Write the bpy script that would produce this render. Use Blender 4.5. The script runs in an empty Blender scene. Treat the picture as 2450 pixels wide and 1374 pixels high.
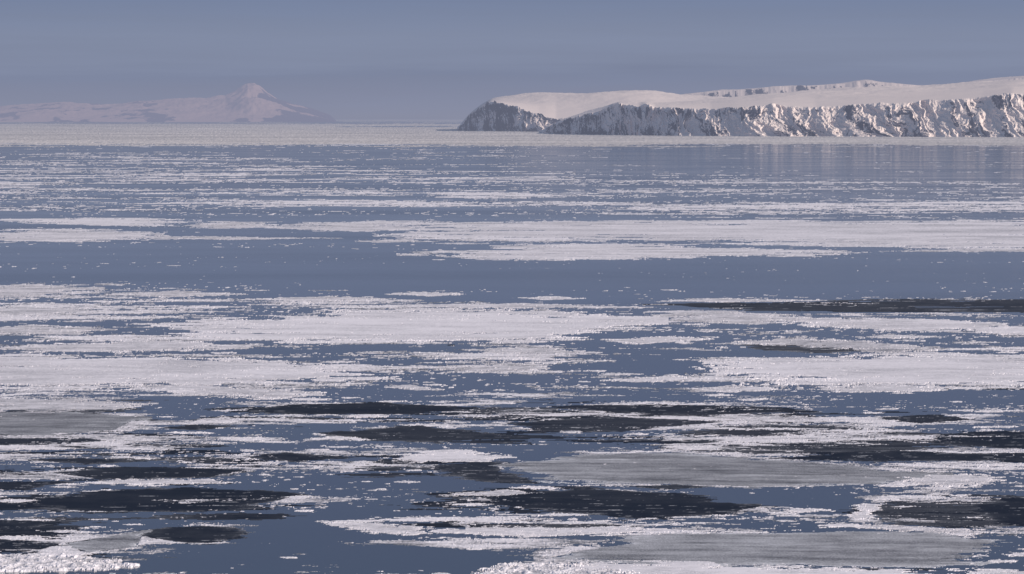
import bpy, math, numpy as np
from mathutils import Vector
rng = np.random.RandomState(7)
S = bpy.context.scene
S.view_settings.view_transform = 'Standard'
S.view_settings.look = 'None'
S.view_settings.exposure = 0

# ---------------------------------------------------------------- survey helpers
H = 100.0; F = 10197.0; TH = math.atan(407.0 / F)
def bearing(px): return (px - 1225.0) / F
def ground(px, py):
    px = np.asarray(px, float); py = np.asarray(py, float)
    yy = (687.0 - py) / F
    dy = math.cos(TH) + yy * math.sin(TH)
    dz = -math.sin(TH) + yy * math.cos(TH)
    t = H / (-dz)
    return (px - 1225.0) / F * t, dy * t
def elev(py, d):
    return H + (280.0 - py) / F * d

def hsh(ix, iy, seed):
    h = (ix * 374761393 + iy * 668265263 + seed * 974634777) & 0xffffffff
    h = ((h ^ (h >> 13)) * 1274126177) & 0xffffffff
    h = ((h ^ (h >> 15)) * 2246822519) & 0xffffffff
    return ((h ^ (h >> 16)) & 0xffffff) / float(0xffffff)
def cellh(X, Y, seed):
    return hsh(np.floor(X).astype(np.int64), np.floor(Y).astype(np.int64), seed)
def vn(x, y, seed=0):
    fx = np.floor(x); fy = np.floor(y)
    ix = fx.astype(np.int64); iy = fy.astype(np.int64)
    u = x - fx; v = y - fy
    u = u * u * (3 - 2 * u); v = v * v * (3 - 2 * v)
    a = hsh(ix, iy, seed); b = hsh(ix + 1, iy, seed)
    c = hsh(ix, iy + 1, seed); d = hsh(ix + 1, iy + 1, seed)
    return (a + (b - a) * u) * (1 - v) + (c + (d - c) * u) * v
def fbm(x, y, octv=5, pers=0.5, seed=0):
    s = 0; a = 1.0; tot = 0; v2 = 0
    cx, sx = math.cos(0.6), math.sin(0.6)
    for o in range(octv):
        s = s + a * (vn(x, y, seed + o * 17) - 0.5)
        v2 += a * a
        x, y = (x * cx - y * sx) * 2.03 + 11.3, (x * sx + y * cx) * 2.03 + 5.7
        a *= pers
    return s / math.sqrt(v2) / 0.235      # ~unit variance
def cdf(n): return 1.0 / (1.0 + np.exp(-1.7 * n))

def sdf(X, Y, poly):
    """positive inside"""
    P = np.array(poly, float); n = len(P)
    best = np.full(X.shape, 1e18); ins = np.zeros(X.shape, bool)
    for i in range(n):
        x0, y0 = P[i]; x1, y1 = P[(i + 1) % n]
        ex, ey = x1 - x0, y1 - y0
        wx, wy = X - x0, Y - y0
        t = np.clip((wx * ex + wy * ey) / (ex * ex + ey * ey + 1e-9), 0, 1)
        dd = (wx - t * ex) ** 2 + (wy - t * ey) ** 2
        best = np.minimum(best, dd)
        if abs(ey) > 1e-9:
            c = ((y0 > Y) != (y1 > Y)) & (X < ex * (Y - y0) / ey + x0)
            ins ^= c
    d = np.sqrt(best)
    return np.where(ins, d, -d)

def grid_mesh(name, X, Y, Z, keep=None, attrs=None, smooth=False):
    r, c = X.shape
    idx = np.arange(r * c).reshape(r, c)
    q = np.stack([idx[:-1, :-1], idx[:-1, 1:], idx[1:, 1:], idx[1:, :-1]], -1).reshape(-1, 4)
    if keep is not None:
        k = keep.ravel()[q].any(1)
        q = q[k]
    used = np.zeros(r * c, bool); used[q.ravel()] = True
    remap = np.cumsum(used) - 1
    co = np.stack([X.ravel(), Y.ravel(), Z.ravel()], -1)[used]
    q = remap[q]
    if len(q):
        a = co[q[0, 1]] - co[q[0, 0]]; b = co[q[0, 3]] - co[q[0, 0]]
        if a[0] * b[1] - a[1] * b[0] < 0: q = q[:, ::-1]
    me = bpy.data.meshes.new(name)
    me.vertices.add(len(co)); me.vertices.foreach_set("co", co.astype(np.float32).ravel())
    me.loops.add(len(q) * 4); me.loops.foreach_set("vertex_index", q.astype(np.int32).ravel())
    me.polygons.add(len(q)); me.polygons.foreach_set("loop_start", np.arange(0, len(q) * 4, 4, dtype=np.int32))
    me.polygons.foreach_set("loop_total", np.full(len(q), 4, dtype=np.int32))
    me.polygons.foreach_set("use_smooth", np.full(len(q), smooth, dtype=bool))
    me.update(calc_edges=True)
    for k, v in (attrs or {}).items():
        at = me.attributes.new(k, 'FLOAT', 'POINT')
        at.data.foreach_set("value", v.ravel()[used].astype(np.float32))
    return me
def add(name, me, mat, **props):
    ob = bpy.data.objects.new(name, me)
    S.collection.objects.link(ob)
    me.materials.append(mat)
    for k, v in props.items(): ob[k] = v
    return ob

# ---------------------------------------------------------------- materials
HAZE = (0.250, 0.270, 0.372, 1)  # glow colour of the painted distance haze
def newmat(name):
    m = bpy.data.materials.new(name); m.use_nodes = True
    nt = m.node_tree
    for n in list(nt.nodes): nt.nodes.remove(n)
    return m, nt
def math_n(nt, op, a, b=None):
    n = nt.nodes.new('ShaderNodeMath'); n.operation = op
    for i, v in enumerate((a, b)):
        if v is None: continue
        if isinstance(v, (int, float)): n.inputs[i].default_value = v
        else: nt.links.new(v, n.inputs[i])
    return n.outputs[0]
def mixc(nt, f, a, b):
    n = nt.nodes.new('ShaderNodeMix'); n.data_type = 'RGBA'
    for sock, v in ((n.inputs[0], f), (n.inputs[6], a), (n.inputs[7], b)):
        if isinstance(v, (int, float, tuple)): sock.default_value = v
        else: nt.links.new(v, sock)
    return n.outputs[2]
def noise_n(nt, scale, detail=4, rough=0.6, mapscale=None):
    g = nt.nodes.new('ShaderNodeNewGeometry')
    n = nt.nodes.new('ShaderNodeTexNoise')
    n.inputs['Scale'].default_value = scale; n.inputs['Detail'].default_value = detail
    n.inputs['Roughness'].default_value = rough
    if mapscale:
        mp = nt.nodes.new('ShaderNodeMapping'); mp.inputs['Scale'].default_value = mapscale
        nt.links.new(g.outputs['Position'], mp.inputs['Vector']); nt.links.new(mp.outputs[0], n.inputs['Vector'])
    else: nt.links.new(g.outputs['Position'], n.inputs['Vector'])
    return n.outputs['Fac']
def rng_n(nt, v, a, b, c=0.0, d=1.0, smooth=False):
    n = nt.nodes.new('ShaderNodeMapRange'); n.clamp = True
    if smooth: n.interpolation_type = 'SMOOTHSTEP'
    nt.links.new(v, n.inputs[0])
    for i, x in enumerate((a, b, c, d)): n.inputs[i + 1].default_value = x
    return n.outputs[0]
def attr_n(nt, name):
    n = nt.nodes.new('ShaderNodeAttribute'); n.attribute_name = name; return n.outputs['Fac']
def finish_with_haze(nt, sh, L=60000.0, haze=HAZE):  # paints aerial haze into the material: haze-coloured emission growing with distance from origin
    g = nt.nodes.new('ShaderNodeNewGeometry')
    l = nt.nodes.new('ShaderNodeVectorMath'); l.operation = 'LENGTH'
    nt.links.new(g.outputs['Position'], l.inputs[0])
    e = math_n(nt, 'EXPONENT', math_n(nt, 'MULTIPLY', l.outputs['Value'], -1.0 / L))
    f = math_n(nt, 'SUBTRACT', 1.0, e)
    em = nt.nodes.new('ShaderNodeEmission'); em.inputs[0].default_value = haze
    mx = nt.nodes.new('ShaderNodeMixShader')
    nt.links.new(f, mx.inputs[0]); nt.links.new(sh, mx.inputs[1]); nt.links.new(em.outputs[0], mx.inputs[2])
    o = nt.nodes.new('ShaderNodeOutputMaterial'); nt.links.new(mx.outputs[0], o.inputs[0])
def bsdf(nt, col, rough=0.8, spec=0.2):
    b = nt.nodes.new('ShaderNodeBsdfPrincipled')
    for s, v in (('Base Color', col), ('Roughness', rough), ('Specular IOR Level', spec)):
        if isinstance(v, (int, float, tuple)): b.inputs[s].default_value = v
        else: nt.links.new(v, b.inputs[s])
    return b

def mat_ice(nm='ice_and_snow', white=(0.87, 0.84, 0.90, 1)):
    m, nt = newmat(nm)
    fr = attr_n(nt, 'frost')
    n1 = noise_n(nt, 0.35, 6, 0.7)
    n2 = noise_n(nt, 0.035, 7, 0.7, (0.5, 1.0, 1.0))
    f = math_n(nt, 'ADD', fr, rng_n(nt, n1, 0.25, 0.75, -0.20, 0.20))
    f = math_n(nt, 'ADD', f, rng_n(nt, n2, 0.3, 0.7, -0.18, 0.10))
    f = rng_n(nt, f, 0.0, 1.0)
    c = mixc(nt, f, (0.085, 0.10, 0.130, 1), white)
    b = bsdf(nt, c, 0.75, 0.1)
    finish_with_haze(nt, b.outputs[0]); return m
def mat_dark():
    m, nt = newmat('thin_new_ice')
    fr = attr_n(nt, 'frost')
    n1 = noise_n(nt, 0.12, 8, 0.75, (0.5, 1.0, 1.0))
    n2 = noise_n(nt, 2.2, 5, 0.8)
    sp = math_n(nt, 'ADD', math_n(nt, 'MULTIPLY', n1, 0.3), math_n(nt, 'MULTIPLY', n2, 0.7))
    am = rng_n(nt, fr, 0.02, 0.35, 0.008, 0.42)
    f = math_n(nt, 'ADD', fr, math_n(nt, 'MULTIPLY', rng_n(nt, sp, 0.38, 0.62, -1, 1), am))
    f = rng_n(nt, f, 0.0, 1.0)
    c = mixc(nt, f, (0.009, 0.012, 0.024, 1), (0.68, 0.69, 0.75, 1))
    b = bsdf(nt, c, 0.6, 0.03)
    finish_with_haze(nt, b.outputs[0]); return m
def mat_water():
    m, nt = newmat('sea_water')
    n1 = noise_n(nt, 0.0035, 5, 0.6, (0.5, 1, 1))
    n2 = noise_n(nt, 0.0012, 6, 0.6, (0.35, 1, 1))
    ro = rng_n(nt, n1, 0.3, 0.7, 0.06, 0.12)
    col = mixc(nt, rng_n(nt, n2, 0.35, 0.65), (0.016, 0.026, 0.046, 1), (0.034, 0.043, 0.060, 1))
    b = bsdf(nt, col, ro, 0.5)
    b.inputs['IOR'].default_value = 1.33
    finish_with_haze(nt, b.outputs[0]); return m
def mat_land(nm, rock, snow=(0.87, 0.755, 0.71, 1), scale=0.02, L=60000.0, haze=HAZE):
    m, nt = newmat(nm)
    rk = attr_n(nt, 'rock')
    n1 = noise_n(nt, scale, 8, 0.75)
    f = math_n(nt, 'ADD', rk, rng_n(nt, n1, 0.3, 0.7, -0.42, 0.42))
    f = rng_n(nt, f, 0.42, 0.64, 0, 1, True)
    c = mixc(nt, f, snow, rock)
    b = bsdf(nt, c, 0.9, 0.05)
    finish_with_haze(nt, b.outputs[0], L, haze); return m
ICE = mat_ice(); DARK = mat_dark(); WATER = mat_water()
PACK = mat_ice('weathered_pack_ice', (0.88, 0.82, 0.80, 1))
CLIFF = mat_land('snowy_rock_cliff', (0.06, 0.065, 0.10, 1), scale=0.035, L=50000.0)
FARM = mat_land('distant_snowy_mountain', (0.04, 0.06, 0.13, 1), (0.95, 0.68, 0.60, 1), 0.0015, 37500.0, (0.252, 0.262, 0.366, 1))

# ---------------------------------------------------------------- water
ys = np.concatenate([[-3000, 0], np.geomspace(300, 260000, 60)])
us = np.linspace(-1, 1, 41)
wy = np.repeat(ys[:, None], 41, 1); wx = us[None, :] * (3000 + np.abs(wy) * 0.6)
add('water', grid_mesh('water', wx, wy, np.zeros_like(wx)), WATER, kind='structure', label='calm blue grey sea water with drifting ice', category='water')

# ---------------------------------------------------------------- floes (bearing / depression survey of each outline)
FL = [ # (outline, rough edge, frost)
 ([(950,548),(1000,534),(1300,530),(1800,531),(2600,530),(2600,594),(2250,589),(2000,586),(1600,584),(1450,580),(1200,572),(1050,565),(1000,552)],1,.88,'broad white ice field with a grainy snow surface'),
 ([(640,545),(720,532),(900,528),(1060,531),(980,545),(900,557),(740,552)],1,.85,'white ice floe joined to a wide field'),
 ([(990,606),(1150,598),(1300,586),(1500,583),(1640,590),(1800,592),(2035,605),(1900,612),(1700,614),(1500,617),(1250,622),(1100,617)],1,.88,'long lens shaped white floe beside open water'),
 ([(15,527),(150,521),(350,521),(460,530),(380,541),(200,539),(60,533)],.7,.95,'smooth snow covered floe on blue water'),
 ([(455,541),(500,530),(640,531),(660,543),(520,548)],1,.8,'small white floe with broken surface'),
 ([(-120,562),(100,546),(250,549),(380,565),(200,578),(-120,578)],1,.85,'rough white floe with ragged rim'),
 ([(330,568),(450,565),(810,570),(600,574),(400,573)],1,.8,'narrow strip of white ice'),
 ([(840,577),(960,573),(1035,578),(900,581)],1,.8,'narrow strip of white ice'),
 ([(1040,583),(1100,581),(1160,583),(1100,585)],1,.8,'narrow strip of white ice'),
 ([(405,792),(520,775),(640,765),(800,744),(1000,738),(1200,740),(1350,744),(1480,752),(1555,768),(1500,780),(1350,795),(1300,812),(1100,818),(900,820),(700,816),(520,810),(430,802)],.8,.95,'large smooth snow covered floe with pressure ridge'),
 ([(-140,848),(150,851),(400,858),(600,870),(900,885),(965,900),(800,912),(500,922),(300,915),(150,924),(-140,922)],.9,.92,'long snow covered floe with rubble edges'),
 ([(10,834),(150,822),(300,814),(500,822),(580,833),(450,840),(250,843),(80,842)],1,.84,'rough white floe crusted with broken ice'),
 ([(1675,872),(1800,860),(2000,851),(2200,849),(2600,860),(2600,918),(2350,925),(2150,920),(1900,916),(1715,908),(1770,893)],1,.93,'large white floe with a crumbled rim'),
 ([(1880,768),(2000,760),(2300,768),(2450,776),(2300,795),(2150,795),(1960,785)],1,.88,'broad white floe beside dark thin ice'),
 ([(1560,746),(1680,742),(1860,752),(1940,762),(1800,775),(1660,768)],1.1,.80,'ragged white floe beside dark thin ice'),
 ([(2330,790),(2400,782),(2600,776),(2600,800),(2400,801)],.8,.95,'smooth white floe with clean margin'),
 ([(1450,813),(1600,805),(1692,811),(1600,820),(1520,824)],1.6,.85,'small rubble covered floe in open water'),
 ([(1760,817),(1900,808),(2050,816),(2235,832),(2150,846),(2050,836),(1800,826)],1.6,.72,'rubble covered floe with grey patches'),
 ([(1650,931),(1780,924),(1890,932),(1750,938)],1.5,.85,'small rubble covered floe in open water'),
 ([(1975,930),(2100,918),(2320,928),(2200,938),(2030,939)],1.5,.85,'rubble covered floe with bright blocks'),
 ([(1440,911),(1600,901),(1670,906),(1560,914)],1.7,.85,'narrow ridge of broken ice blocks'),
 ([(-120,692),(80,682),(230,690),(180,702),(60,712),(-120,713)],1.1,.80,'ragged white floe fringing open water'),
 ([(260,703),(420,696),(570,704),(400,712)],1.1,.78,'ragged white floe fringing open water'),
 ([(-120,742),(60,735),(260,742),(160,752),(-120,754)],1.2,.76,'broken white floe in brash'),
 ([(-120,785),(100,780),(260,788),(180,800),(-120,802)],1.2,.75,'broken greyish floe in brash'),
 ([(580,717),(800,708),(930,716),(750,723)],1.2,.8,'narrow ragged white floe'),
 ([(915,704),(1000,698),(1125,704),(1030,709)],1,.85,'thin white floe alone in open water'),
 ([(1235,713),(1320,709),(1395,714),(1300,718)],1.2,.85,'thin white floe alone in open water'),
 ([(900,731),(1250,726),(1560,737),(1250,738)],1.1,.82,'long white strip along a larger floe'),
 ([(1585,721),(1700,714),(1960,719),(1750,724)],1.1,.82,'thin white strip beside black ice'),
 ([(915,1099),(1010,1081),(1090,1074),(1160,1085),(1225,1095),(1150,1104),(1000,1107)],.6,.97,'bright smooth snow floe with pointed ends'),
 ([(770,1245),(900,1250),(1025,1266),(980,1280),(880,1277),(820,1262)],1,.88,'small white floe with ragged sides'),
 ([(1030,1273),(1150,1260),(1500,1262),(1640,1272),(1450,1281),(1200,1282)],1,.92,'long white floe with bright rim'),
 ([(1380,1356),(1550,1347),(1800,1352),(2000,1362),(2300,1370),(2600,1366),(2600,1410),(1500,1400)],.7,.95,'smooth snow floe beside frosted grey ice'),
 ([(1130,1380),(1250,1353),(1350,1352),(1430,1362),(1540,1384),(1500,1420),(1200,1420)],2.4,.9,'heap of tumbled white ice blocks'),
 ([(-140,1326),(80,1330),(200,1338),(315,1354),(250,1362),(50,1368),(-140,1364)],2.4,.9,'heap of tumbled white ice blocks'),
 ([(-120,958),(120,950),(355,965),(280,980),(100,984),(-120,985)],.7,.72,'grey white floe with smooth surface'),
 ([(2150,1152),(2220,1132),(2395,1140),(2330,1163),(2220,1168)],1.2,.82,'white broken floe at tip of grey ice'),
 ([(330,926),(500,919),(790,942),(650,955),(450,946)],1.1,.86,'white ragged floe among brash'),
 ([(1115,838),(1250,831),(1460,845),(1250,848)],1,.78,'greyish flat floe with fine rim'),
 ([(1060,884),(1200,868),(1330,876),(1250,890),(1100,890)],1.4,.75,'rubble covered floe with grey patches'),
 ([(1060,1185),(1200,1172),(1300,1180),(1180,1190)],1.2,.8,'white broken floe beside black ice'),
 ([(920,926),(980,922),(1040,928),(980,932)],1,.8,'small white floe in open water'),
 ([(2030,1238),(2060,1205),(2110,1207),(2085,1240),(2055,1248)],1.6,.9,'small upright mass of broken ice'),
 ([(1960,1250),(2200,1262),(2420,1272),(2600,1270),(2600,1280),(2200,1274)],1.3,.8,'white fringe of broken ice'),
 ([(2050,806),(2150,802),(2265,806),(2150,810)],1.2,.85,'narrow ridge of broken ice blocks'),
 ([(2090,601),(2300,597),(2600,599),(2600,602),(2300,603)],1,.75,'thin strip of white ice'),
 ([(180,1156),(300,1148),(520,1148),(560,1156),(350,1162)],1.2,.85,'white broken floe between dark ice sheets'),
]
TH_ = [ # outline, frost level, label
 ([(1190,1120),(1280,1100),(1450,1085),(1620,1080),(1800,1096),(2050,1118),(2240,1138),(2120,1160),(1800,1165),(1500,1160),(1320,1150),(1210,1135)],.40,'flat grey frosted sheet of new ice'),
 ([(1290,1336),(1420,1310),(1500,1285),(1700,1276),(2000,1273),(2250,1280),(2380,1300),(2300,1345),(2000,1362),(1600,1352),(1400,1342)],.48,'flat grey frosted sheet of new ice'),
 ([(-140,985),(200,984),(340,1000),(280,1030),(100,1040),(-140,1048)],.34,'grey frosted sheet with white streaks'),
 ([(1600,1040),(1700,1020),(2000,1018),(2250,1040),(2330,1070),(2100,1085),(1800,1088),(1650,1070)],.06,'dark streaked sheet of thin ice'),
 ([(2060,1230),(2120,1200),(2300,1192),(2420,1190),(2380,1258),(2300,1262),(2120,1258)],.06,'dark streaked sheet of thin ice'),
 ([(540,985),(700,968),(900,964),(1180,975),(1000,992),(700,992)],.01,'black sheet of new thin ice'),
 ([(1300,972),(1600,967),(1900,974),(1970,985),(1700,993),(1450,986)],.015,'black sheet of new thin ice'),
 ([(1570,728),(1800,722),(2200,718),(2600,718),(2600,748),(2200,750),(1900,746),(1700,736)],.05,'black streaked sheet of new thin ice'),
 ([(760,1038),(1000,1018),(1230,1040),(1050,1060),(850,1050)],.03,'dark grey sheet of thin ice'),
 ([(570,1094),(680,1082),(840,1095),(700,1105)],.02,'dark grey sheet of thin ice'),
 ([(110,1132),(300,1116),(600,1124),(500,1142),(250,1148)],.01,'dark sheet of thin ice'),
 ([(-140,1155),(180,1153),(60,1172),(-140,1170)],.01,'black sheet of new thin ice'),
 ([(30,1205),(180,1178),(440,1166),(740,1180),(620,1213),(450,1225),(200,1224)],.006,'black sheet of new thin ice'),
 ([(1130,1188),(1400,1170),(1600,1181),(1830,1213),(1700,1234),(1500,1243),(1250,1217)],.008,'black sheet with white snow fingers'),
 ([(320,1276),(400,1262),(480,1257),(560,1263),(605,1273),(570,1290),(500,1301),(420,1298),(360,1288)],.016,'dark oval pan of thin ice'),
 ([(-140,1284),(160,1298),(100,1316),(-140,1316)],.01,'black sheet of new thin ice'),
 ([(2190,1045),(2350,1034),(2600,1030),(2600,1078),(2400,1076),(2280,1068)],.008,'black sheet of new thin ice'),
 ([(1820,1098),(2100,1080),(2300,1084),(2600,1084),(2600,1104),(2100,1105)],.01,'black sheet of new thin ice'),
 ([(2310,1210),(2430,1182),(2600,1175),(2600,1258),(2400,1256),(2350,1240)],.005,'black sheet of new thin ice'),
 ([(1200,1012),(1450,996),(1740,1010),(1500,1032),(1280,1030)],.03,'dark grey sheet of thin ice'),
 ([(-140,1052),(200,1047),(260,1055),(100,1066),(-140,1066)],.02,'dark sheet of thin ice'),
 ([(-140,1236),(150,1250),(60,1268),(-140,1268)],.01,'dark sheet of thin ice'),
 ([(1030,1114),(1190,1103),(1200,1125),(1300,1158),(1100,1150)],.03,'dark grey sheet of thin ice'),
 ([(1750,825),(1950,822),(2150,840),(1950,845),(1800,836)],.09,'dark grey sheet of thin ice'),
 ([(50,1100),(200,1096),(350,1104),(200,1112)],.015,'dark sheet of thin ice'),
 ([(2080,1000),(2250,992),(2330,1004),(2200,1014)],.03,'dark grey sheet of thin ice'),
 ([(150,1300),(350,1270),(330,1310),(200,1325)],.35,'grey frosted sheet of new ice'),
 ([(380,1024),(460,1016),(560,1020),(470,1030)],.02,'dark sheet of thin ice'),
 ([(1500,1164),(1620,1159),(1700,1165),(1600,1172)],.03,'dark sheet of thin ice'),
]
def wpoly(poly):
    a = np.array(poly, float); x, y = ground(a[:, 0], a[:, 1]); return np.stack([x, y], -1)
def parea(P):
    x, y = P[:, 0], P[:, 1]; return abs(np.sum(x * np.roll(y, -1) - y * np.roll(x, -1))) / 2
floe_world = []; thin_world = []

def build_patch(name, poly, mat, mode, rough, frost, label, seed, category, group, wobble=0.10, csp=2.0, rsp=1.0, zoff=0.0):
    a = np.array(poly, float); P = wpoly(poly); ar = math.sqrt(parea(P))
    pad = 10 + 0.03 * (a[:, 0].max() - a[:, 0].min())
    dmean = P[:, 1].mean()
    x0, x1 = a[:, 0].min() - pad, a[:, 0].max() + pad
    y0, y1 = a[:, 1].min() - 5, a[:, 1].max() + 6
    nx = max(8, int((x1 - x0) / csp)); ny = max(8, int((y1 - y0) / rsp))
    PX, PY = np.meshgrid(np.linspace(x0, x1, nx), np.linspace(y0, y1, ny))
    X, Y = ground(PX, PY)
    s = sdf(X, Y, P)
    w = ar * wobble
    hf = fbm(X / (ar * 0.10), Y / (ar * 0.055), 7, 0.75, seed + 40)
    if mode == 'floe': s = s + w * fbm(X / (ar * 0.28), Y / (ar * 0.22), 8, 0.66, seed) + w * 0.55 * hf
    else: s = s + w * fbm(X / (ar * 0.40), Y / (ar * 0.20), 8, 0.64, seed) + w * 0.5 * hf
    k = dmean / 1200.0
    if mode == 'floe':
        loose = np.exp(-np.clip(s, 0, None) / (ar * 0.075)) * (0.62 + (1 - frost) * 1.8) + (1 - frost) * .14
        s = np.where(cdf(hf * 0.8 + 0.5 * fbm(X / (ar * .12), Y / (ar * .08), 6, .7, seed + 60)) < loose * 0.42, -1.0, s)
        cell = cellh(X / (0.30 * k), Y / (1.2 * k), seed)
        cell2 = cellh(X / (1.1 * k), Y / (2.5 * k), seed + 3)
        edge = np.clip(s / (1.5 * k), -1, 1)
        rw = ar * 0.028 + 1.2
        patch = cdf(fbm(X / (ar * 0.25), Y / (ar * .25), 4, .5, seed + 9))
        rim = np.exp(-np.clip(s, 0, None) / rw) * (0.05 + 0.7 * patch)
        if rough > 2: rim = 0.5 + 0.3 * rim
        rid = np.abs(fbm(X / (ar * 0.5), Y / (ar * 0.35), 5, .5, seed + 5))
        ridge = np.clip(1 - rid / 0.08, 0, 1) * (patch > 0.45) * 0.7
        rub = np.clip(np.maximum(rim, ridge) * rough, 0, 2.2)
        if rough > 2:
            lump = np.clip(.5 + .35 * fbm(X / 1.6, Y / 3.2, 4, .6, seed + 70), 0, 1.4)
            hz = 0.10 + rub * .42 * lump + .05 * cell
        else:
            hz = 0.11 + rub * (0.02 + 0.30 * cell * (0.3 + cell2)) + 0.03 * cell * patch
        z = np.where(s > 0, hz * np.clip(0.25 + edge, 0, 1), -0.12) * min(k, 1.6)
        fr = frost - 0.02 + 0.16 * np.clip(rub, 0, 1) * (0.4 + cell) + 0.08 * fbm(X / (ar * .2), Y / (ar * .12), 7, .7, seed + 2) + 0.18 * (cell - .5)
        mid = cdf(fbm(X / (ar * 0.16), Y / (ar * .10), 7, .7, seed + 21))
        fr = fr - (1.0 - frost) * 2.8 * np.clip(mid - 0.55, 0, 1)
        if rough > 2: fr = fr - 0.45 * np.clip(1 - lump, 0, 1)
        fr = np.clip(fr, 0.05, 1)
        keep = s > 0
    else:
        if .04 < frost < .2:   # leads of open water wander through the dark skin
            hole = cdf(fbm(X / (ar * .45), Y / (ar * .07), 8, .72, seed + 77)) + .3 * np.exp(-np.clip(s, 0, None) / (ar * .05))
            s = np.where(hole > 0.94, -1, s)
        z = np.where(s > 0, 0.05 + zoff, -0.05)
        sw = fbm(X / (ar * 0.14), Y / (ar * 0.28), 7, .72, seed + 4)
        curve = Y + 0.14 * X + 0.0016 * (X - P[:, 0].mean()) ** 2
        stri = fbm(curve / 7.0, X / (ar * 1.1), 5, .62, seed + 14)
        fr = frost + (0.004 + frost * 0.08) * sw + (.004 + frost * 0.16) * stri
        st = cdf(fbm(X / (ar * 0.4), Y / (ar * .045), 8, .78, seed + 8))
        fr = fr + np.clip(st - 0.935, 0, .1) / 0.05 * (0.5 if frost < .2 else .3)
        rimw = np.exp(-np.clip(s, 0, None) / (ar * 0.012 + 1))
        fr = fr + rimw * (0.5 if frost > .2 else .2) * np.clip(sw + 0.5, 0, 1)
        fr = np.clip(fr, -0.05, 0.9)
        keep = s > 0
    if not keep.any(): return None
    me = grid_mesh(name, X, Y, z, keep, {'frost': fr})
    return add(name, me, mat, label=label, category=category, group=group)

for i, (p, rgh, fr, lab) in enumerate(FL):
    P = wpoly(p); floe_world.append((np.array(p, float), P, 0))
    build_patch('ice_floe', p, ICE, 'floe', rgh, fr, lab, 100 + i * 7, 'ice floe', 'white ice floes drifting on the sea', 0.07, 1.6, 0.8)
for i, (p, fr, lab) in enumerate(TH_):
    P = wpoly(p); thin_world.append((np.array(p, float), P, fr))
    build_patch('thin_ice_sheet', p, DARK, 'thin', 1, fr, lab, 900 + i * 7, 'thin ice', 'dark sheets of new thin ice', 0.045, 1.8, 0.9, zoff=0.0012 * i)

# ---------------------------------------------------------------- ice density
def dens_fn(PX, PY):
    d = np.interp(PY, [340,346,352,375,400,425,435,446,463,478,492,505,520,527,590,600,670,684,730,760,800,850,900,950,965,1050,1150,1250,1374,1450],
                      [.6,.35,.08,.13,.18,.36,.34,.20,.36,.22,.46,.34,.18,.08,.04,.008,.014,.06,.15,.15,.14,.18,.20,.20,.30,.34,.32,.24,.20,.2])
    Z = [ # cx, cy, rx, ry, target
     (1950,385,800,44,.045),(2200,415,500,18,.08),(300,400,500,30,.28),(1000,375,300,20,.09),
     (120,740,400,62,.52),(250,800,350,25,.42),(900,650,1700,28,.007),
     (700,728,400,14,.45),(1600,690,400,18,.01),(1420,800,160,12,.02),(1550,860,130,40,.06),
     (1900,785,400,12,.3),(2100,700,450,9,.02),(2280,955,330,16,.06),(1580,935,160,20,.06),
     (430,785,60,24,.04),(1150,860,330,26,.38),(750,862,200,14,.30),(1150,920,400,18,.07),
     (420,985,110,45,.05),(850,945,160,9,.05),(560,1010,120,30,.25),
     (200,1090,350,60,.42),(200,1150,350,60,.36),(1000,1130,200,25,.45),(1000,1000,500,12,.45),(900,1060,300,15,.4),
     (900,1195,220,22,.07),(1800,1195,240,20,.006),(1960,1185,120,26,.006),(2330,1165,100,20,.07),
     (560,1330,230,55,.035),(1000,1335,300,45,.035),(700,1240,110,28,.05),(760,1275,80,30,.12),
     (1150,1240,300,12,.32),(1750,1245,220,12,.4),(1500,1290,200,8,.06),(1450,1072,200,10,.07),
     (160,1285,150,40,.5),(250,1240,250,14,.35),(2300,1115,300,8,.3),(1850,1040,350,36,.5),(1900,1005,350,8,.5),
     (2300,1225,200,22,.4),(1350,1225,200,14,.3),(1700,1330,500,28,.06),(1550,1065,130,10,.1),(620,1070,200,10,.1),
     (1700,1175,500,10,.05),
    ]
    for cx, cy, rx, ry, t in Z:
        w = np.exp(-(((PX - cx) / rx) ** 2 + ((PY - cy) / ry) ** 2) ** 2)
        d = d + (t - d) * w
    return d
def world_mask(lst, PX, PY, X, Y):
    m = np.full(PX.shape, -1e9); v = np.zeros(PX.shape)
    for a, P, val in lst:
        r = (PY[:, 0] > a[:, 1].min() - 8) & (PY[:, 0] < a[:, 1].max() + 8)
        c = (PX[0] > a[:, 0].min() - 15) & (PX[0] < a[:, 0].max() + 15)
        ri = np.where(r)[0]; ci = np.where(c)[0]
        if len(ri) < 1 or len(ci) < 1: continue
        sl = (slice(ri[0], ri[-1] + 1), slice(ci[0], ci[-1] + 1))
        s = sdf(X[sl], Y[sl], P) / math.sqrt(parea(P))
        v[sl] = np.where(s > m[sl], val, v[sl]); m[sl] = np.maximum(m[sl], s)
    return m, v

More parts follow.
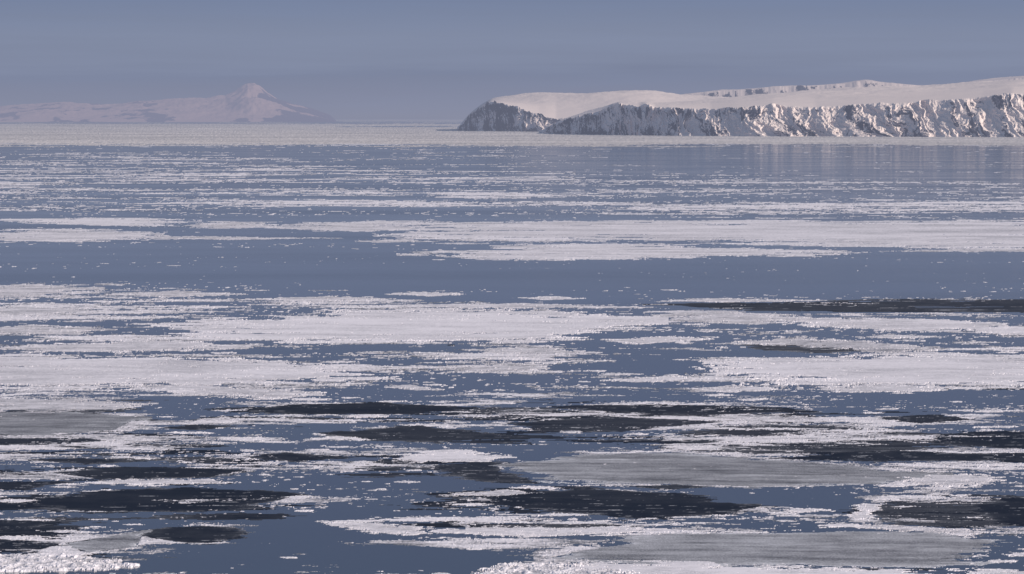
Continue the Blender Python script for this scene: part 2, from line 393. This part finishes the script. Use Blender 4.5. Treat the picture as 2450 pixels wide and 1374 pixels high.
def brash(name, y0, y1, rsp, csp, x0, x1, seed, label):
    PX, PY = np.meshgrid(np.arange(x0, x1, csp), np.arange(y0, y1, rsp))
    X, Y = ground(PX, PY)
    dn0 = dens_fn(PX, PY); dn = dn0
    fm, _ = world_mask(floe_world, PX, PY, X, Y)
    tm, tv = world_mask(thin_world, PX, PY, X, Y)
    tf = np.where(tv > .2, 0.03, np.where(tv > .04, .8, .26))
    dn = np.where(tm > 0.015, dn * tf, dn)
    dn = np.clip(dn + np.where(tv > .2, .12, 0.15) * np.exp(-((tm + .02) / 0.045) ** 2), 0, 1)
    dn = np.where(fm > 0.05, 0, dn)
    dn = np.clip(dn + 0.17 * np.exp(-(fm / 0.08) ** 2) * (fm < 0.05), 0, 1)
    k = 2.0 ** np.clip(np.round(np.log2(Y / 1100.0) * 1.0), 0, 3)
    n1 = fbm(X / 60.0, Y / 27.0, 9, 0.80, seed)
    n2 = fbm(X / 250.0, Y / 130.0, 9, 0.83, seed + 50)
    w = np.clip((Y - 1500) / 2500, 0, 1)
    n = n1 * (1 - w) + n2 * w
    u = cdf(n)
    e = (dn - u)
    # scattered single fragments, gathered in wispy trails
    m1 = fbm(X / (2.2 * k), Y / (3.2 * k), 3, .65, seed + 33)
    m2 = fbm(X / (90 * k), Y / (42 * k), 6, .65, seed + 37)
    u2 = cdf(m1)
    far = np.clip((Y - 5000) / 4000, 0, 1)
    lim = (0.024 * (1 - .8 * far) + 0.15 * dn0) * np.clip(0.65 + 0.9 * m2, 0.05, 3.0)
    lim = np.where((tm > 0.02), lim * .35, lim)
    e2 = np.where(fm > 0.0, -1, lim - u2)
    frag = e2 * 2 >= e
    e = np.maximum(e, e2 * 2)
    cell = cellh(X / (0.40 * k), Y / (1.4 * k), seed)
    cell2 = cellh(X / (1.5 * k), Y / (4.0 * k), seed + 2)
    st = np.clip(e / 0.05, 0.2, 1)
    z = np.where(e > 0, st * (0.07 + 0.16 * cell ** 2 * cell2) * np.clip(k, 1, 2.0), -0.1)
    ne = fbm(X / 14.0, Y / 9.0, 7, .78, seed + 90)
    fr = 0.36 + 3.0 * np.clip(e, 0, .2) + 0.25 * ne + 0.30 * (cell - .4) + 0.22 * np.clip((Y - 1400) / 2500, 0, 1) - .08 * far
    fr = np.where(frag, np.maximum(fr, .42 + .45 * cell2), fr)
    fr = np.clip(fr, 0.08, 1)
    me = grid_mesh(name, X, Y, z, e > 0, {'frost': fr})
    return add(name, me, ICE, kind='stuff', label=label, category='brash ice')
brash('brash_ice', 343, 1440, 1.0, 1.7, -250, 2700, 11, 'scattered brash and slush ice on calm water')

# ---------------------------------------------------------------- dark grease ice streaks between the floes
def grease():
    PX, PY = np.meshgrid(np.arange(-300, 2750, 2.4), np.arange(955, 1440, 1.3))
    X, Y = ground(PX, PY)
    d = np.full(PX.shape, 0.02)
    for cx, cy, rx, ry, t in [(150,1020,330,55,.5),(150,1110,380,60,.42),(250,1200,450,50,.5),(60,1290,220,50,.6),
                              (900,1010,500,40,.34),(1450,1000,500,40,.34),(1000,1120,180,40,.42),(1400,1200,420,40,.42),
                              (1950,1050,420,36,.6),(2250,1092,350,12,.5),(2300,1225,260,45,.65),(420,1100,200,30,.35),
                              (1400,1250,400,14,.3),
                              (1700,1172,500,9,.05),(1820,1195,200,16,.0),(880,1195,160,18,.03),(560,1335,200,30,.02),(1000,1335,260,36,.0),(420,985,90,30,.02)]:
        w = np.exp(-(((PX - cx) / rx) ** 2 + ((PY - cy) / ry) ** 2) ** 2); d = d + (t - d) * w
    n = fbm(X / 70., Y / 26., 8, .68, 401)
    e = d - cdf(n)
    a = fbm(X / 34., Y / 12., 8, .76, 430); b = fbm(X / 90., Y / 50., 4, .6, 470)
    fr = 0.018 + 0.022 * a + 0.06 * np.clip(b - .3, 0, 2) + 0.22 * np.clip(a - 1.1, 0, 2)
    me = grid_mesh('grease_ice', X, Y, np.where(e > 0, 0.025, -0.03), e > 0, {'frost': np.clip(fr, -.05, .7)})
    add('grease_ice', me, DARK, kind='stuff', label='dark streaks of grease ice between the floes', category='grease ice')
grease()

# ---------------------------------------------------------------- pack ice up to the horizon
def pack():
    py = np.concatenate([np.arange(285.2, 300, 0.35), np.arange(300, 362, 0.7)])
    PX, PY = np.meshgrid(np.arange(-500, 2950, 2.2), py)
    X, Y = ground(PX, PY)
    dn = np.interp(PY, [285, 289, 291, 296, 299, 303, 335, 343, 347, 352, 362], [1, 1, .55, .5, .97, 1, 1, .93, .55, .1, 0])
    lead = np.exp(-(((PX - 500) / 800) ** 2 + ((PY - 293.5) / 3.2) ** 2) ** 2)
    dn = dn + (0.12 - dn) * lead
    lead = np.exp(-(((PX - 980) / 170) ** 2 + ((PY - 303.0) / 1.6) ** 2) ** 2)
    dn = dn + (0.35 - dn) * lead
    r = np.exp(-(((PX - 2000) / 700) ** 4 + ((PY - 352) / 9.) ** 4)); dn = dn * (1 - .6 * r)
    n = fbm(X / 900., Y / 900., 8, .7, 77)
    e = dn - cdf(n) * 0.98
    cell = cellh(X / 9, Y / 60, 5)
    z = np.where(e > 0, (0.4 + 1.2 * cell ** 2 * np.clip(Y / 20000, 1, 3)), -0.5)
    fr = np.clip(0.68 + 0.08 * n + 0.24 * (cell - .5), 0.2, 1)
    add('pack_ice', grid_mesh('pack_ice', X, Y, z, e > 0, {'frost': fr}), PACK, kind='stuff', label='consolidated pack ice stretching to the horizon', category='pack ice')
pack()

# ---------------------------------------------------------------- small individual floes
cnt = 0; tries = 0
while cnt < 240 and tries < 6000:
    tries += 1
    py = 560 + 830 * rng.rand() ** 1.0; px = rng.uniform(-120, 2570)
    dd = dens_fn(np.array([[px]]), np.array([[py]]))[0, 0]
    if rng.rand() > 0.10 + dd * 1.4: continue
    gx, gy = ground(px, py)
    if max(sdf(np.array([gx]), np.array([gy]), P)[0] for _, P, _v in floe_world) > -1.0: continue
    if max(sdf(np.array([gx]), np.array([gy]), P)[0] for _, P, _v in thin_world) > -2.0: continue
    wdt = (10 + 90 * rng.rand() ** 2.2) * (0.6 + py / 1300.0 * 0.9)
    if dd < 0.05: wdt *= 0.5
    hgt = max(wdt * (py - 280) / 10000.0 * rng.uniform(0.6, 1.1), 1.2)
    n = 9; an = np.linspace(0, 2 * np.pi, n, endpoint=False) + rng.rand()
    rr = rng.uniform(0.6, 1.1, n)
    poly = [(px + wdt / 2 * math.cos(t) * q, py + hgt / 2 * math.sin(t) * q) for t, q in zip(an, rr)]
    o = build_patch('small_ice_floe', poly, ICE, 'floe', rng.uniform(0.8, 1.5), rng.uniform(.85, .99),
                    'small white piece of broken sea ice afloat', 3000 + cnt * 5, 'ice floe', 'small pieces of floating sea ice', 0.12,
                    1.4, 0.6)
    if o: cnt += 1

# ---------------------------------------------------------------- land
def land(name, label, pxs, d0f, crestf, inlf, Linl, mat, seed, rockbias, Lc=380.0, gul=1.0, Nt=170, Ni=90, jag=6.0, gsc=220.0, lean0=1.0, tex=4.0):
    d0 = d0f(pxs); dc = d0 + Lc; b = bearing(pxs)
    Sx = np.concatenate([[0], np.cumsum(np.hypot(np.diff(b * d0), np.diff(d0)))])
    zs = elev(crestf(pxs), dc)
    zc = np.maximum(zs + jag * fbm(Sx / 90., Sx * 0, 6, .6, seed), -3)
    zi = elev(inlf(pxs), dc + Linl)
    t = np.linspace(0, 1, Nt)[:, None]; SX = np.repeat(Sx[None], Nt, 0)
    T = np.repeat(t, len(Sx), 1)
    # spurs lean down the coast, wander and fan out
    leanm = lean0 * (1 - T) ** 1.2 * (10 + 150 * vn(SX / 330., T * 0, seed + 12))
    warp = 20 * fbm(SX / 120., T * 2.0, 5, .58, seed + 1)
    U = SX - leanm + warp
    def ridge(sc, sd, tw):
        n = fbm(U / sc, T * tw + 3.1, 1, .5, sd)
        return 1 - np.clip(np.abs(n) * 1.0, 0, 1.6)
    vary = 0.4 + 1.2 * vn(SX / 300., T * 1.2, seed + 19)
    A = ridge(gsc, seed + 2, .5); B = ridge(gsc * .45, seed + 3, 1.1); C = ridge(gsc * .2, seed + 4, 2.2)
    rg = fbm(U / 18., T * 8, 5, .68, seed + 30)
    disp = gul * (48 * (A - .3) * (1.15 - .55 * T) + 34 * (B - .3) * vary + 16 * (C - .3) * vary + 5.0 * rg)
    disp = disp * np.clip((1.03 - T) / 0.10, 0.1, 1)
    g = .25 * A + .4 * B + .35 * C
    D = d0[None] + Lc * T - disp
    Zz = zc[None] * (0.42 * T + 0.58 * T ** 1.2) + np.clip(zc[None], 0, 60) / 60 * tex * np.sin(np.pi * T) * fbm(U / 30., T * 7, 6, .67, seed + 6)
    Zz[0] = -4
    Sl = fbm(U / 22., T * 3.0, 8, .74, seed + 7)
    big = fbm(U / 120., T * 2.4, 4, .5, seed + 8)
    band = 0.9 * np.exp(-((T - 0.05) / 0.20) ** 2) + 0.8 * np.exp(-((T - 0.82) / 0.14) ** 2)
    rk = cdf(1.0 * Sl + 0.6 * big + 1.3 * (band - 0.5) + rockbias(pxs)[None] + 2.0 * (g - .45))
    rk *= np.clip((1.0 - T + 0.03 * big) / 0.05, 0, 1)
    s = np.linspace(0, 1, Ni + 1)[1:, None] ** 2.2
    D2 = dc[None] + Linl * s - disp[-1][None] * np.exp(-s * 60)
    sp = np.clip((D2 - dc[None]) / Linl, 0, 1)
    sm = 1 - (1 - sp) ** 1.35
    Z2 = zs[None] + (zi - zs)[None] * sm + (zc - zs)[None] * np.exp(-s * 160)
    Z2 = Z2 + 10.0 * sp * fbm(b[None] * D2 / 600., D2 / 1000., 6, .55, seed + 9)
    s3 = np.array([[1.1], [1.5]])
    D3 = dc[None] + Linl * s3; Z3 = np.stack([zi * 0.6, zi * 0 - 5])
    R2 = np.zeros_like(D2) - .3
    D = np.vstack([D, D2, D3]); Zz = np.vstack([Zz, Z2, Z3])
    R = np.vstack([rk, R2, np.zeros_like(D3) - .3])
    X = b[None] * D
    me = grid_mesh(name, X, D, Zz, None, {'rock': R}, smooth=True)
    return add(name, me, mat, kind='structure', label=label, category='cliffs')
def sm_tab(xs, ys, r=14.0):
    def f(p):
        o = 0; W_ = 0
        for k in np.linspace(-2, 2, 17):
            w = math.exp(-k * k); o = o + w * np.interp(p + k * r, xs, ys); W_ += w
        return o / W_
    return f
def tab(xs, ys): return lambda p: np.interp(p, xs, ys)

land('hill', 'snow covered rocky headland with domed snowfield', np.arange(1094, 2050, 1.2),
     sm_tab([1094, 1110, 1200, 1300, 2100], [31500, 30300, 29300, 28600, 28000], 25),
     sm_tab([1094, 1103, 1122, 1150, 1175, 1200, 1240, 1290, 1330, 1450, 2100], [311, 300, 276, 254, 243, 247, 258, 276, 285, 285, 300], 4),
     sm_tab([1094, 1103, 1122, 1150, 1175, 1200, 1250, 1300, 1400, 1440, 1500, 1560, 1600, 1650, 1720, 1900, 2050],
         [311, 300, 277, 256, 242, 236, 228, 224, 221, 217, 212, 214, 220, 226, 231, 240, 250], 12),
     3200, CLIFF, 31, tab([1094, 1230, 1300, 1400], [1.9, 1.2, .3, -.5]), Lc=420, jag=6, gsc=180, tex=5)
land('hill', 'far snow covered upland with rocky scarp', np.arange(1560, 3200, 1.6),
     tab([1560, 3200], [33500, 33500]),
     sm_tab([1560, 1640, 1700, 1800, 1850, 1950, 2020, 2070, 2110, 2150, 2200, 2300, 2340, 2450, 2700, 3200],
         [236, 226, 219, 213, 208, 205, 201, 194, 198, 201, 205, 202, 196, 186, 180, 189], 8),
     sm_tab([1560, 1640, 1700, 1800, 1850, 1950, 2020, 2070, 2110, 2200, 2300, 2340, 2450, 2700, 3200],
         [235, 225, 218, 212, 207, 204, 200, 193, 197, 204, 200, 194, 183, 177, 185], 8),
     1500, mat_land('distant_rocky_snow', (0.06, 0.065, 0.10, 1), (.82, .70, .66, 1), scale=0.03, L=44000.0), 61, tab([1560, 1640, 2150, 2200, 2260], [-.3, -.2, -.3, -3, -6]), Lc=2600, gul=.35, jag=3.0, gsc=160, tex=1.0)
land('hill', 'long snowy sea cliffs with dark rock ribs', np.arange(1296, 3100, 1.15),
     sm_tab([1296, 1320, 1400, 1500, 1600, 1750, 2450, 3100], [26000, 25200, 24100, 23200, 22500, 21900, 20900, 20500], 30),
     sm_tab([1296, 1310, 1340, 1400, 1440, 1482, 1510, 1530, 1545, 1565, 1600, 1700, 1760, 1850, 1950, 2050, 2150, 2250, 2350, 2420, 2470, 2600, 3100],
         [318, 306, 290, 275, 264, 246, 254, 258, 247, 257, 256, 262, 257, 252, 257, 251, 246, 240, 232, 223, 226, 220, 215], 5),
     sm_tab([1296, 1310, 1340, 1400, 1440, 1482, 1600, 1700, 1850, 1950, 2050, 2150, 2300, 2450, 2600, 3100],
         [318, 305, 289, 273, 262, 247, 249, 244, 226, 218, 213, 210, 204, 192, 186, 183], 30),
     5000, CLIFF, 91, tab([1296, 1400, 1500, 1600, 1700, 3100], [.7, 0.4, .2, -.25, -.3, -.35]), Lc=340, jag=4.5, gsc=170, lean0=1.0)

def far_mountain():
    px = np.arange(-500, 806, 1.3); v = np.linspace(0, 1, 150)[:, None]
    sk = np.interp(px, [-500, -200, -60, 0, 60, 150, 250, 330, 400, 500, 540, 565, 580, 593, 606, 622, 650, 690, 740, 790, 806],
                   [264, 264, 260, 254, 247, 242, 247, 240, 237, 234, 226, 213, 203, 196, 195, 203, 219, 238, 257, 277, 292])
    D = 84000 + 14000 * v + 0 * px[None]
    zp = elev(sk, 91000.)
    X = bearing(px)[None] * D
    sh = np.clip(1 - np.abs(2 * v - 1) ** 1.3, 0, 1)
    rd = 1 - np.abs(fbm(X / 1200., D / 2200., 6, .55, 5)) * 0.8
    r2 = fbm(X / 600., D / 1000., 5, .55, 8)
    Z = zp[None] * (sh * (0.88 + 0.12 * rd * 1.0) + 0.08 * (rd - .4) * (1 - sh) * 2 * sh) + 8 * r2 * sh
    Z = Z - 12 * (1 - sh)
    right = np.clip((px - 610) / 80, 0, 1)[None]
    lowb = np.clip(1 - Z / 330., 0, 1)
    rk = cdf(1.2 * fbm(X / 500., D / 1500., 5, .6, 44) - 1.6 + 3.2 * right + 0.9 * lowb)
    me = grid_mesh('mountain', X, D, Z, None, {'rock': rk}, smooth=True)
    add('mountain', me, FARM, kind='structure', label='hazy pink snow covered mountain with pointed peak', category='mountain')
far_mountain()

# ---------------------------------------------------------------- light
az = (0.82, -0.57); el = math.radians(24)
n_ = math.hypot(*az)
sv = Vector((az[0] / n_ * math.cos(el), az[1] / n_ * math.cos(el), math.sin(el)))
sl = bpy.data.lights.new('sun', 'SUN'); sl.energy = 4.75; sl.angle = math.radians(0.5); sl.color = (1.0, 0.87, 0.75)
so = bpy.data.objects.new('sun', sl); S.collection.objects.link(so)
so.rotation_euler = (-sv).to_track_quat('-Z', 'Y').to_euler(); so.location = (500, -500, 800)

W = bpy.data.worlds.new('World'); S.world = W; W.use_nodes = True
nt = W.node_tree
for n in list(nt.nodes): nt.nodes.remove(n)
sky = nt.nodes.new('ShaderNodeTexSky'); sky.sky_type = 'NISHITA'; sky.sun_disc = False
sky.sun_elevation = el; sky.sun_rotation = math.atan2(az[0], az[1]); sky.air_density = 1.0; sky.dust_density = 0.6
bg1 = nt.nodes.new('ShaderNodeBackground'); bg1.inputs[1].default_value = 0.10
nt.links.new(sky.outputs[0], bg1.inputs[0])
tc = nt.nodes.new('ShaderNodeTexCoord')
sep = nt.nodes.new('ShaderNodeSeparateXYZ'); nt.links.new(tc.outputs['Generated'], sep.inputs[0])
z = sep.outputs[2]
mp = nt.nodes.new('ShaderNodeMapping'); mp.inputs['Scale'].default_value = (12, 12, 240)
mp.inputs['Rotation'].default_value = (0, math.radians(0.3), 0)
nt.links.new(tc.outputs['Generated'], mp.inputs[0])
nz = nt.nodes.new('ShaderNodeTexNoise'); nz.inputs['Scale'].default_value = 1.0; nz.inputs['Detail'].default_value = 4
nt.links.new(mp.outputs[0], nz.inputs['Vector'])
zz = math_n(nt, 'ADD', math_n(nt, 'MULTIPLY', z, 10.0), math_n(nt, 'MULTIPLY', math_n(nt, 'SUBTRACT', nz.outputs[0], 0.5), 0.07))
cr = nt.nodes.new('ShaderNodeValToRGB'); nt.links.new(zz, cr.inputs[0])
stops = [(0.0, (0.250, 0.268, 0.364)), (0.055, (0.228, 0.253, 0.358)), (0.10, (0.206, 0.238, 0.346)), (0.13, (0.223, 0.258, 0.368)),
         (0.19, (0.222, 0.260, 0.372)), (0.27, (0.188, 0.232, 0.352)), (0.5, (0.142, 0.179, 0.290)), (1.0, (0.098, 0.132, 0.232))]
e = cr.color_ramp.elements
e[0].position = stops[0][0]; e[0].color = (*stops[0][1], 1)
e[1].position = stops[-1][0]; e[1].color = (*stops[-1][1], 1)
for p, c in stops[1:-1]:
    x = e.new(p); x.color = (*c, 1)
dim = rng_n(nt, nz.outputs[0], 0.3, 0.7, 0.965, 1.035)
bg2 = nt.nodes.new('ShaderNodeBackground'); nt.links.new(cr.outputs[0], bg2.inputs[0]); nt.links.new(dim, bg2.inputs[1])
mx = nt.nodes.new('ShaderNodeMixShader')
nt.links.new(rng_n(nt, z, 0.10, 0.35), mx.inputs[0])
nt.links.new(bg2.outputs[0], mx.inputs[1]); nt.links.new(bg1.outputs[0], mx.inputs[2])
wo = nt.nodes.new('ShaderNodeOutputWorld'); nt.links.new(mx.outputs[0], wo.inputs[0])

# ---------------------------------------------------------------- camera
cd = bpy.data.cameras.new('camera'); cd.sensor_width = 36; cd.lens = 36 * F / 2450.0
cd.clip_start = 1.0; cd.clip_end = 600000
co = bpy.data.objects.new('camera', cd); S.collection.objects.link(co)
co.location = (0, 0, H); co.rotation_euler = (math.radians(90) - TH, 0, 0)
S.camera = co
